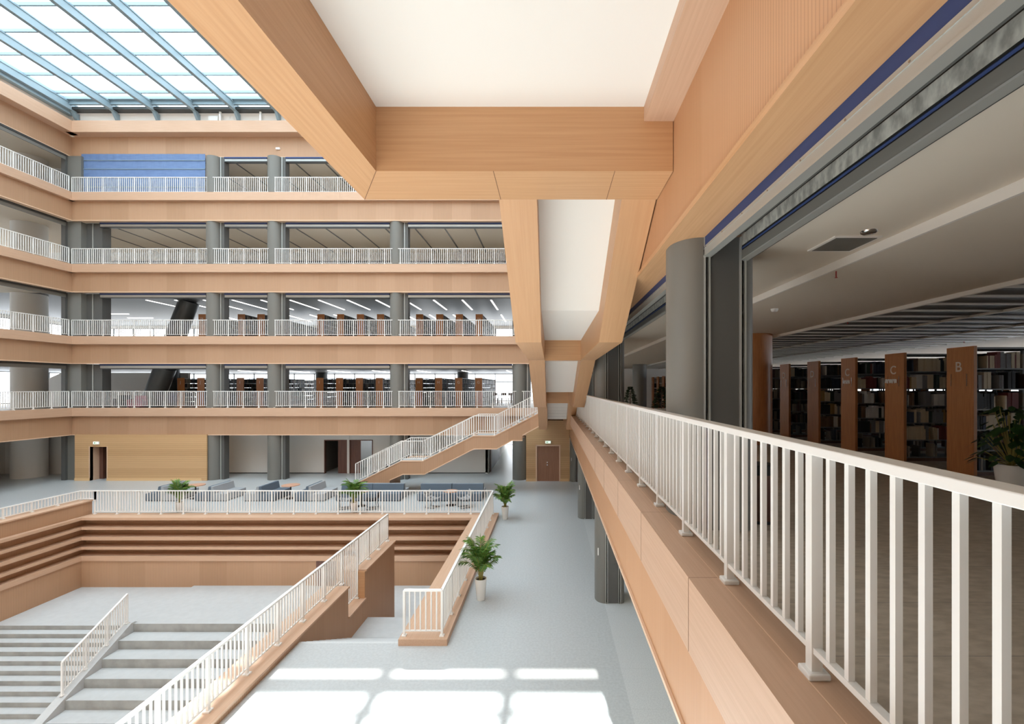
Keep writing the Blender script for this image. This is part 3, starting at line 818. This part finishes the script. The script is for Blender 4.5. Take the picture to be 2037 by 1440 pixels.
tag(MB().box(2.63, 3.07, 4.25, 4.71, z1c-.012, z1c).build('vent_grille', PLASTER), 'square vent grille in the ceiling behind the foreground shutter', 'vent')
vg = bpy.context.scene.objects['vent_grille']
MB().box(2.66, 3.04, 4.28, 4.68, z1c-.016, z1c-.012).build('mesh_panel', GREYC, vg)
sp_ = MB().lathe((2.86, 4.13, z1c-.025), [(0, 0), (.05, 0), (.065, .01), (.07, .025)], 24).build('ceiling_speaker', CHROME, smooth=True)
tag(sp_, 'round metal ceiling fitting beside the square vent', 'ceiling fitting')
def sprinkler(x, y, z, lab):
    s = thing('sprinkler', lab, 'sprinkler', (x, y, z))
    MB().tube((x, y, z), (x, y, z-.07), .007, n=8).build('pipe', RED, s)
    MB().tube((x, y, z-.07), (x, y, z-.075), .015, n=10).build('deflector', RED, s)
sprinkler(3.23, 5.2, z2c, 'red sprinkler hanging below the first ceiling step')
sprinkler(5.75, 8.9, z3c+.05, 'red sprinkler hanging at the edge of the slatted ceiling')
sprinkler(11.6, 12.9, z2c, 'red sprinkler above the bookcase lettered B')
ds = thing('smoke_detector', 'white smoke detector on the ceiling left of the slats', 'smoke detector', (3.75, 7.7, z2c))
MB().lathe((3.75, 7.7, z2c-.05), [(0, 0), (.04, 0), (.055, .02), (.06, .05)], 20).build('housing', WHITEP, ds, smooth=True)

wc = thing('column', 'round honey-coloured wood-clad column beside the bookcases', 'column', (5.1, 11.6, BOT[1]))
MB().lathe((5.1, 11.6, BOT[1]), [(.45, 0), (.45, 7.3-BOT[1])], 40).build('cladding', SHELFW, wc, smooth=True)
gc = MB().lathe((5.15, 26.6, BOT[1]), [(.4, 0), (.4, 7.3-BOT[1])], 32).build('column', GREYC, smooth=True)
tag(gc, 'grey round column far down the right gallery near the small conifer', 'column')

# litter bin at our level
lb = thing('litter_bin', 'dark wood-sided litter bin behind the foreground railing', 'bin', (2.2, 4.85, BOT[1]))
MB().lathe((2.2, 4.85, BOT[1]), [(0, 0), (.145, 0), (.155, .02), (.155, .5)], 28).build('body', DOORD, lb, smooth=True)
MB().lathe((2.2, 4.85, BOT[1]), [(.16, .5), (.16, .58), (.15, .6), (0, .62)], 28).build('lid', DARK, lb, smooth=True)
MB().lathe((2.2, 4.85, BOT[1]), [(.162, 0), (.162, .03)], 28).build('foot_ring', DARK, lb, smooth=True)

# ------------------------------------------------------------------ bookcases
def text_mesh(name, txt, size, m, parent, loc, rot):
    cu = bpy.data.curves.new(name, 'FONT'); cu.body = txt; cu.size = size; cu.align_x = 'CENTER'; cu.extrude = .002; cu.offset = .002
    o = bpy.data.objects.new(name, cu); COL.objects.link(o)
    dg = bpy.context.evaluated_depsgraph_get()
    me = bpy.data.meshes.new_from_object(o.evaluated_get(dg))
    bpy.data.objects.remove(o); me.materials.clear(); me.materials.append(m)
    q = bpy.data.objects.new(name, me); COL.objects.link(q); q.parent = parent; q.location = loc; q.rotation_euler = rot
    return q
SH = [.08+.325*k for k in range(6)]
def bookcase_meshes(L, H=2.06):
    """local: end panel at x=0 facing -x, shelves run along +x, 0.5 wide in y"""
    end = MB().box(0, .055, -.25, .25, 0, H)
    fr = MB()
    for z in SH: fr.box(.055, L, -.23, .23, z-.02, z)
    fr.box(.055, L, -.23, .23, H-.05, H-.02)
    x = .06
    while x < L+.01:
        for y in (-.02, .0): fr.box(x, x+.03, y, y+.02, 0, H-.02)
        x += .95
    base = MB().box(.055, L, -.22, .22, 0, .06)
    return end, fr, base
def make_bookcase(L, letter, label, loc, rz, H=2.06, bracket=True, proto_=[None]):
    t = thing('bookcase', label, 'bookcase', (0, 0, 0))
    e, f, b = bookcase_meshes(L, H)
    e.build('end_panel', SHELFW, t, bevel=.004); f.build('shelf_frame', SHELFM, t); b.build('plinth', SHELFD, t)
    MB().box(L, L+.05, -.25, .25, 0, H).build('end_panel', SHELFW, t)
    if bracket:
        for sy in (-.145, .145): MB().box(-.02, -.012, sy-.005, sy+.005, 1.42, 1.62).build('label_bracket', CHROME, t)
    text_mesh('letter', letter, .23 if bracket else (.26 if len(letter) == 1 else .2), LETTER, t, (-.004, .02, 1.66), (PI/2, 0, -PI/2))
    t.location = loc; t.rotation_euler = (0, 0, rz)
    OFF[t.name] = Vector(loc)
    return t
YR = [7.53-1.42*1, 7.53, 8.97, 10.36, 11.75, 13.18]
LETT = ['B', 'B', 'C', 'C', 'D', 'D']
LABR = ['tall wooden-ended bookcase at the right edge behind the plant', 'bookcase with a pale letter B on its honey wood end panel',
        'bookcase lettered C standing next to the one lettered B', 'bookcase lettered C standing next to the one lettered D',
        'bookcase with a clearly legible letter D', 'bookcase with a faint shaded letter D beside the wooden column']
cases = []
for i in range(6):
    cases.append(make_bookcase(6.2, LETT[i], LABR[i], (6.7, YR[i], BOT[1]), 0))
for i in (2, 3):
    c = cases[i]; pp = MB()
    for q in range(14):
        x = -.03; y = -.11+.022*q*(.7 if i == 3 else 1); z = 1.52+.006*math.sin(q*2.1)
        pp.quad((x+.012*math.sin(q*3), y, z-.035), (x-.012*math.cos(q), y+.022, z-.035), (x+.012*math.cos(q*2), y+.022, z+.03+.01*(q % 3)), (x+.01*math.sin(q*2), y, z+.03+.01*((q-1) % 3)))
    o = pp.build('crumpled_note', PLASTER, None); o.parent = c
    o['label'] = 'crumpled clear sleeve'
sub = [('D', k) for k in range(13)]
for k in range(13):
    yy = 14.6+1.42*k
    if yy > 31.6: break
    c = dup(cases[5], loc=(6.7, yy, BOT[1]), label='bookcase far down the right gallery behind the wooden column')
    c['group'] = 'far bookcases of the right gallery'

# books: individuals on the near right bookcases
BC = {'cream': srgb(200, 186, 160), 'red': srgb(112, 44, 42), 'dark green': srgb(40, 56, 48), 'navy blue': srgb(42, 50, 72), 'brown': srgb(104, 78, 58),
      'white': srgb(210, 208, 204), 'black': srgb(30, 30, 32), 'ochre': srgb(156, 128, 76), 'grey': srgb(120, 120, 122)}
BM = {k: mat('book_%s' % k.replace(' ', '_'), v, .6) for k, v in BC.items()}
names = list(BC)
ORD = ['bottom', 'second-lowest', 'third-lowest', 'fourth-lowest', 'fifth-lowest', 'top']
cn = {1: 'bookcase lettered B', 2: 'bookcase lettered C next to B', 3: 'bookcase lettered C next to D', 4: 'bookcase with the clear letter D', 5: 'bookcase with the faint letter D'}
book_mesh = {}
def bookm(col, v):
    if (col, v) not in book_mesh:
        th = .022+.008*v; hh = .2+.016*v; dd = .17
        m = MB().box(0, th, 0, dd, 0, hh)
        o = m.build('book', BM[col]); me = o.data; bpy.data.objects.remove(o)
        book_mesh[(col, v)] = (me, th)
    return book_mesh[(col, v)]
nbk = 0
rest = MB()
def fill(case_i, x0, x1, face, shelf):
    """face -1: side towards the camera"""
    global nbk
    x = x0; z = BOT[1]+SH[shelf]; run = 0; col = 'cream'
    cy = YR[case_i]
    while x < x1:
        if run <= 0:
            run = random.choice((1, 1, 1, 2, 2, 3, 6)); col = random.choice(names+['cream', 'cream', 'black', 'brown', 'grey', 'black'])
            if random.random() < .16: x += random.uniform(.06, .22)
            v = random.randint(0, 4)
        me, th = bookm(col, v if random.random() < .7 else random.randint(0, 4))
        if x+th > x1: break
        if nbk < 300 and case_i >= 1:
            o = bpy.data.objects.new('book', me); COL.objects.link(o)
            o.location = (x, cy-.225+random.uniform(0, .012), z)
            lab = '%s book on the %s shelf of the %s' % (col, ORD[shelf], cn[case_i])
            tag(o, lab, 'book', lab.replace(' book ', ' books ', 1)); nbk += 1
        else:
            rest.box(x, x+th, cy-.225, cy-.05, z, z+.2+.02*(v % 4))
        x += th+.003; run -= 1
vis = {1: (6.77, 7.5), 2: (6.77, 7.55), 3: (6.77, 7.4), 4: (6.77, 7.3), 5: (6.77, 7.2)}
for i in (1, 2, 3, 4, 5):
    for s_ in (5, 4, 3, 2, 1):
        fill(i, vis[i][0], vis[i][1], -1, s_)
        for xx in [vis[i][1]+.04*j for j in range(100)]:
            if random.random() < .75: rest.box(xx, xx+.032, YR[i]-.225, YR[i]-.05, BOT[1]+SH[s_], BOT[1]+SH[s_]+random.uniform(.19, .26))
    for s_ in (0,):
        for xx in [6.8+.04*j for j in range(60)]:
            if random.random() < .35: rest.box(xx, xx+.032, YR[i]-.225, YR[i]-.05, BOT[1]+SH[s_], BOT[1]+SH[s_]+random.uniform(.19, .26))
    for s_ in range(1, 6):
        for xx in [6.8+.04*j for j in range(140)]:
            if random.random() < .55: rest.box(xx, xx+.032, YR[i]+.05, YR[i]+.22, BOT[1]+SH[s_], BOT[1]+SH[s_]+random.uniform(.19, .26))
# island-coloured material for crowds of books
BKM = mat('mixed_book_spines', srgb(90, 80, 70), .6)
L_ = BKM.node_tree.links; gi = N(BKM, 'ShaderNodeNewGeometry'); rp = N(BKM, 'ShaderNodeValToRGB'); rp.color_ramp.interpolation = 'CONSTANT'
cols = [srgb(48, 42, 38), srgb(112, 102, 88), srgb(36, 40, 52), srgb(74, 42, 40), srgb(140, 134, 122), srgb(38, 46, 42), srgb(84, 76, 66), srgb(44, 44, 46)]
rp.color_ramp.elements[0].color = cols[0]; rp.color_ramp.elements[1].position = .12; rp.color_ramp.elements[1].color = cols[1]
for i, c in enumerate(cols[2:]):
    e = rp.color_ramp.elements.new(.25+.125*i); e.color = c
L_.new(gi.outputs['Random Per Island'], rp.inputs[0]); L_.new(rp.outputs[0], BKM.node_tree.nodes['Principled BSDF'].inputs['Base Color'])
tag(rest.build('books', BKM), 'many further books filling the bookcases of the right gallery', 'books', kind='stuff')

# far right-gallery book rows + back gallery bookcases
def crowd(cases_, L, name_lab, axis, z0, H=2.06):
    m = MB()
    for (x, y) in cases_:
        for s_ in range(0, 6):
            a = .1
            while a < L-.1:
                w = random.uniform(.06, .14); hh = random.uniform(.22, .29)
                if random.random() < .94:
                    for sd_ in (-1, 1):
                        if axis == 'x': m.box(x+a, x+a+w, y+(-.22 if sd_ < 0 else .05), y+(-.05 if sd_ < 0 else .22), z0+SH[s_], z0+SH[s_]+hh)
                        else: m.box(x+(-.22 if sd_ < 0 else .05), x+(-.05 if sd_ < 0 else .22), y+a, y+a+w, z0+SH[s_], z0+SH[s_]+hh)
                a += w+.004
    tag(m.build('books', BKM), name_lab, 'books', kind='stuff')
crowd([(6.7, 14.6+1.42*k) for k in range(12)], 3.0, 'crowded books in the far bookcases of the right gallery', 'x', BOT[1])

px = lambda x, s=28.1: (x-1095)/s
row1 = [(361, 'J'), (400.5, 'J'), (479, 'I'), (518, 'I'), (637, 'I'), (676, 'I'), (715.5, 'I'), (755, 'I'), (834, 'H'), (873, 'H'), (913, 'G'), (952.5, 'G')]
row2 = [(403, 'TP'), (481, 'TP'), (520, 'TP'), (639, 'TP'), (678, 'TN'), (717.5, 'TN'), (757.5, 'TN'), (835, 'TN'), (875, 'TN'), (914, 'TN'), (953.5, 'TN')]
ON = ['first', 'second', 'third', 'fourth', 'fifth', 'sixth', 'seventh', 'eighth', 'ninth', 'tenth', 'eleventh', 'twelfth']
protos = {}
for lev, row in ((1, row1), (2, row2)):
    for i, (xp, lt) in enumerate(row):
        X = px(xp)
        lab = 'wooden-ended bookcase marked %s on the %s back gallery, %s from the left' % (lt, LV[lev].split()[0], ON[i])
        if lt in protos:
            c = dup(protos[lt], loc=(X, 32.5, BOT[lev]), rz=PI/2, label=lab)
        else:
            c = make_bookcase(8, lt, lab, (X, 32.5, BOT[lev]), PI/2, bracket=False); protos[lt] = c
        c['group'] = 'bookcases of the %s back gallery' % LV[lev].split()[0]
    crowd([(px(xp), 32.5) for xp, lt in row], 8, 'rows of books packed in the %s back gallery bookcases' % LV[lev].split()[0], 'y', BOT[lev])

# ceiling lights
pl_ = None
for i in range(13):
    for ya_, nm in ((32.0, 'front'), (38.5, 'rear')):
        xx = -4.13-2.0*i
        o = B(xx-.05, xx+.05, ya_, ya_+4.0, CZ[2]-.03, CZ[2]).build('strip_light', LAMP)
        tag(o, 'lit linear ceiling light of the second back gallery, %s row, %s from the right' % (nm, (ON+['thirteenth'])[i]), 'ceiling light', 'strip lights of the second back gallery')
for yy, xa, xb, nm in ((35.9, -36.3, -35.2, 'nearest'), (38, -37.3, -34.9, 'middle'), (40.2, -37, -34.8, 'farthest')):
    tag(B(xa, xb, yy, yy+.12, CZ[2]-.03, CZ[2]).build('strip_light', LAMP), 'lit strip light across the left end of the second gallery, %s of three' % nm, 'ceiling light', 'strip lights across the left end')
for i in range(7):
    xx = -3.5-3.6*i
    tag(B(xx-.06, xx+.06, 37, 41, CZ[1]-.03, CZ[1]).build('strip_light', LAMP), 'lit ceiling light of the first back gallery, %s from the right' % ON[i], 'ceiling light', 'strip lights of the first back gallery')

# ------------------------------------------------------------------ furniture on the ground floor
def sofa(name_col, m, label, loc, rz, L=1.55):
    """front faces -x local; seat 0.8 deep, runs along y"""
    t = thing('sofa', label, 'sofa', (0, 0, 0))
    MB().box(0, .8, 0, L, .03, .4).build('seat', m, t, bevel=.02)
    MB().prism([(.6, .38), (.8, .38), (.8, .77), (.68, .77)], 'y', 0, L).build('backrest', m, t, bevel=.02)
    MB().box(.04, .76, .04, L-.04, 0, .03).build('foot', DARK, t)
    t.location = loc; t.rotation_euler = (0, 0, rz)
    return t
sb1 = sofa('b', SOFAB, 'slate blue sofa facing left, first pair from the left, half hidden by a palm', (-20.85, 23.65, 0), 0)
sg1 = sofa('g', SOFAG, 'light grey sofa facing right, first pair from the left behind a palm', (-19.25, 25.2, 0), PI)
dup(sb1, (-18.27, 23.65, 0), 0, 'slate blue sofa facing left, second pair from the left')
dup(sg1, (-16.67, 25.2, 0), PI, 'light grey sofa facing right, second pair from the left')
dup(sg1, (-15.80, 23.65, 0), 0, 'light grey sofa facing left, third pair from the left')
dup(sb1, (-14.20, 25.2, 0), PI, 'slate blue sofa facing right, third pair from the left')
dup(sb1, (-13.25, 23.65, 0), 0, 'slate blue sofa facing left, fourth pair from the left')
dup(sg1, (-11.65, 25.2, 0), PI, 'light grey sofa facing right, fourth pair from the left')
for x, lb_ in ((-9.4, 'left half of the long row behind a palm'), (-7.75, 'right half of the long row near the staircase'), (-5.22, 'left half of the rightmost row'), (-3.55, 'right half of the rightmost row')):
    dup(sb1, (x, 23.65, 0), PI/2, 'slate blue sofa facing the railing, '+lb_, None).scale = (1, 1.06, 1)
    dup(sg1, (x-1.64, 25.25, 0), -PI/2, 'light grey sofa facing away, '+lb_, None).scale = (1, 1.06, 1)

def round_table(x, y, r_, label):
    t = thing('round_table', label, 'table', (x, y, 0))
    MB().lathe((x, y, 0), [(0, .69), (r_, .69), (r_, .72), (0, .72)], 32).build('tabletop', CORAL, t)
    MB().tube((x, y, .02), (x, y, .69), .035).build('pole', DARK, t)
    MB().lathe((x, y, 0), [(0, 0), (.24, 0), (.24, .015), (0, .03)], 24).build('base', DARK, t)
round_table(-18.75, 24.3, .44, 'round coral-topped table between the first two sofa pairs')
round_table(-13.72, 24.3, .44, 'round coral-topped table between the third and fourth sofa pairs')
round_table(-9.35, 22.75, .3, 'round coral-topped table in front of the blue sofa behind the palm')
round_table(-4.95, 22.9, .35, 'round coral-topped table in front of the rightmost blue sofa')

def shell_chair(label, loc, rz, m=SOFAG):
    t = thing('lounge_chair', label, 'chair', (0, 0, 0))
    s = MB()
    prof = [(-.28, .44), (-.2, .4), (0, .38), (.18, .4), (.28, .5), (.34, .66), (.38, .78)]
    for i in range(len(prof)-1):
        for j in range(6):
            u0 = -1+j/3; u1 = u0+1/3
            def P(i_, u):
                a, z = prof[i_]; return (a-.06*u*u*(i_ > 3), u*.28, z+.05*u*u)
            s.quad(P(i, u0), P(i+1, u0), P(i+1, u1), P(i, u1))
    o = s.build('shell', m, t, smooth=True)
    sm = o.modifiers.new('solid', 'SOLIDIFY'); sm.thickness = .03
    for sy in (-.24, .24):
        MB().tube((-.24, sy, .4), (-.26, sy, .015), .012, n=8).tube((-.26, sy, .015), (.26, sy, .015), .012, n=8).tube((.26, sy, .015), (.2, sy, .42), .012, n=8).build('sled_leg', STEELD, t)
    t.location = loc; t.rotation_euler = (0, 0, rz)
    return t
c0 = shell_chair('light shell chair left of the table at the rightmost sofa', (-5.75, 22.5, 0), PI-.3)
dup(c0, (-4.2, 22.5, 0), .5, 'light shell chair right of the table at the rightmost sofa')
dup(c0, (-9.95, 22.3, 0), PI+.3, 'light shell chair left of the second palm')
c1 = shell_chair('dark shell chair right of the second palm', (-8.65, 22.3, 0), .2, CHARF)

# palms
def palm_meshes(seed, nf=30, H=1.32, spread=.66, leaf_len=.26):
    rnd = random.Random(seed)
    st_ = MB(); lf = MB()
    for k in range(nf):
        az = 2*PI*k/nf+rnd.uniform(-.25, .25)
        h = H*rnd.uniform(.45, 1.0); sp = spread*rnd.uniform(.5, 1.1)*(1.15-h/H*.5)
        pts = []
        for i in range(9):
            u = i/8
            rr = .04+sp*(u**1.7); z = .5+h*(u**.75)-.28*h*max(0, u-.6)**1.5*4*(sp/spread)
            pts.append(Vector((rr*math.cos(az), rr*math.sin(az), z)))
        for a, b in zip(pts, pts[1:]):
            st_.tube(a, b, .008, .006, n=5, caps=False)
        for i in range(2, 8):
            for s_ in range(4):
                p = pts[i].lerp(pts[i+1] if i < 8 else pts[i], s_/4)
                d = (pts[min(i+1, 8)]-pts[i-1]).normalized()
                side = d.cross(Vector((0, 0, 1))).normalized()
                ll = leaf_len*(1-.45*abs(i/8-.55)*2)*rnd.uniform(.85, 1.1)
                for sg in (-1, 1):
                    dr = (side*sg*.75+d*.7+Vector((0, 0, rnd.uniform(-.25, .05)))).normalized()
                    w_ = d*.009
                    tip = p+dr*ll-Vector((0, 0, .25*ll)); mid = p+dr*ll*.5
                    lf.quad(p-w_, mid-w_*1.3, tip, mid+w_*1.3, p+w_)
        # tip
        lf.quad(pts[8]-Vector((.012, 0, 0)), pts[8]+(pts[8]-pts[7]).normalized()*.14, pts[8]+Vector((.012, 0, 0)))
    return st_, lf
def potted_palm(label, loc, seed, scale=1):
    t = thing('potted_palm', label, 'plant', (0, 0, 0), 'potted palms')
    MB().lathe((0, 0, 0), [(0, 0), (.115, 0), (.12, .01), (.165, .55), (.17, .57), (.155, .57), (.15, .52)], 32).build('pot', POTW, t, smooth=True)
    MB().lathe((0, 0, 0), [(.0, .525), (.152, .52)], 24).build('soil', SOIL, t)
    s_, l_ = palm_meshes(seed)
    s_.build('stems', STEM, t); l_.build('foliage', LEAF, t)
    t.location = loc; t.scale = (scale,)*3
    return t
potted_palm('potted palm in a white pot nearest the camera on the walkway', (-1.93, 12.75, 0), 1, 1.04).scale = (.98, .98, 1.03)
potted_palm('potted palm in a white pot at the far corner of the pit railing', (-2.02, 20.5, 0), 2, 1)
potted_palm('potted palm behind the pit railing before the leftmost sofas', (-17.25, 21.4, 0), 3, .95)
potted_palm('potted palm behind the pit railing before the long blue sofa', (-9.1, 21.3, 0), 4, .98)

# dark conifers in pots on our level
def conifer(label, loc, h, seed):
    rnd = random.Random(seed)
    t = thing('potted_conifer', label, 'plant', (0, 0, 0))
    MB().lathe((0, 0, 0), [(0, 0), (.13, 0), (.2, .6), (.21, .78), (.17, .78), (.16, .72)], 24).build('pot', PLASTG, t, smooth=True)
    f = MB()
    for i in range(420):
        u = rnd.random(); z = .78+h*u; rr = .24*(1-u)**.8+.02; az = rnd.uniform(0, 2*PI); r_ = rr*rnd.uniform(.4, 1.05)
        c = Vector((r_*math.cos(az), r_*math.sin(az), z)); d = Vector((math.cos(az), math.sin(az), .3)).normalized()*.09
        sd_ = Vector((-math.sin(az), math.cos(az), 0))*.03
        f.quad(c-sd_, c+d, c+sd_+Vector((0, 0, .03)))
    f.build('foliage', LEAFD, t)
    MB().tube((0, 0, .7), (0, 0, .78+h*.95), .02, .006, n=6).build('trunk', SHELFD, t)
    t.location = loc
conifer('small dark potted conifer beside the far grey column', (2.95, 17, BOT[1]), .62, 5)
conifer('small dark potted conifer in front of the far bookcases, nearer the big column', (3.28, 13.6, BOT[1]), .62, 6)

# leafy plant at the right edge
lp = thing('potted_plant', 'glossy leafy potted plant at the right edge by the bookcases', 'plant', (0, 0, 0))
MB().lathe((0, 0, 0), [(0, 0), (.14, 0), (.18, .36), (.185, .4), (.16, .4), (.15, .36)], 28).build('pot', POTW, lp, smooth=True)
rnd = random.Random(12); f = MB(); sm_ = MB()
for i in range(170):
    az = rnd.uniform(0, 2*PI); u = rnd.random(); z = .42+.75*u; rr = rnd.uniform(.08, .36)*(1.15-.5*u)
    c = Vector((rr*math.cos(az), rr*math.sin(az), z)); out = Vector((math.cos(az), math.sin(az), -.7)).normalized(); sd_ = Vector((-math.sin(az), math.cos(az), 0))
    l = rnd.uniform(.1, .16)
    f.quad(c, c+out*l*.3+sd_*l*.3, c+out*l*.7+sd_*l*.22, c+out*l, c+out*l*.7-sd_*l*.22, c+out*l*.3-sd_*l*.3)
    if i % 5 == 0: sm_.tube((0, 0, .38), c, .006, n=5, caps=False)
f.build('leaves', LEAFD, lp); sm_.build('stems', STEM, lp)
lp.location = (6.02, 6.0, BOT[1])

# armchairs of the first gallery and reading tables
def armchair(label, loc, m, rz=0):
    t = thing('armchair', label, 'armchair', (0, 0, 0))
    MB().box(-.35, .35, -.33, .33, .12, .42).build('seat', m, t, bevel=.04)
    MB().box(-.35, .35, .2, .36, .3, .85).build('backrest', m, t, bevel=.05)
    for sx in (-1, 1):
        MB().box(sx*.35-.06, sx*.35+.06, -.33, .33, .12, .6).build('armrest', m, t, bevel=.03)
        MB().tube((sx*.28, -.25, 0), (sx*.28, -.25, .12), .02, n=8).build('leg', STEELD, t)
        MB().tube((sx*.28, .25, 0), (sx*.28, .25, .12), .02, n=8).build('leg', STEELD, t)
    t.location = loc; t.rotation_euler = (0, 0, rz)
    return t
A1 = armchair('charcoal armchair before the white wall of the first gallery, left one', (-29.6, 31.8, BOT[1]), CHARF, .4)
dup(A1, (-28.6, 32.1, BOT[1]), -.3, 'charcoal armchair before the white wall, left of the raspberry one')
armchair('raspberry armchair before the white wall of the first gallery', (-27.15, 30.25, BOT[1]), REDF, .2)
def desk(label, loc):
    t = thing('reading_table', label, 'table', (0, 0, 0))
    MB().box(-.6, .6, -.4, .4, .72, .75).build('tabletop', SHELFW, t)
    for sx in (-.55, .55):
        for sy in (-.35, .35): MB().box(sx-.03, sx+.03, sy-.03, sy+.03, 0, .72).build('leg', SHELFD, t)
    t.location = loc
    return t
def wchair(label, loc, rz):
    t = thing('wooden_chair', label, 'chair', (0, 0, 0))
    MB().box(-.22, .22, -.22, .22, .43, .46).build('seat', DOORD, t)
    MB().box(-.22, .22, .19, .22, .7, .92).build('backrest', DOORD, t)
    for sx in (-.2, .2):
        MB().box(sx-.02, sx+.02, -.2, -.16, 0, .43).build('leg', DOORD, t)
        MB().box(sx-.02, sx+.02, .18, .22, 0, .92).build('leg', DOORD, t)
    t.location = loc; t.rotation_euler = (0, 0, rz)
    return t
desk('wooden reading table by the far first gallery windows', (-4.0, 40.5, BOT[1]))
w0 = wchair('brown wooden chair left of the reading table', (-4.75, 39.6, BOT[1]), PI)
dup(w0, (-4.0, 39.6, BOT[1]), PI, 'brown wooden chair in front of the reading table')
dup(w0, (-3.4, 39.6, BOT[1]), PI, 'brown wooden chair right of the reading table')

# sockets
for y0 in (28.4, 29.6):
    pass
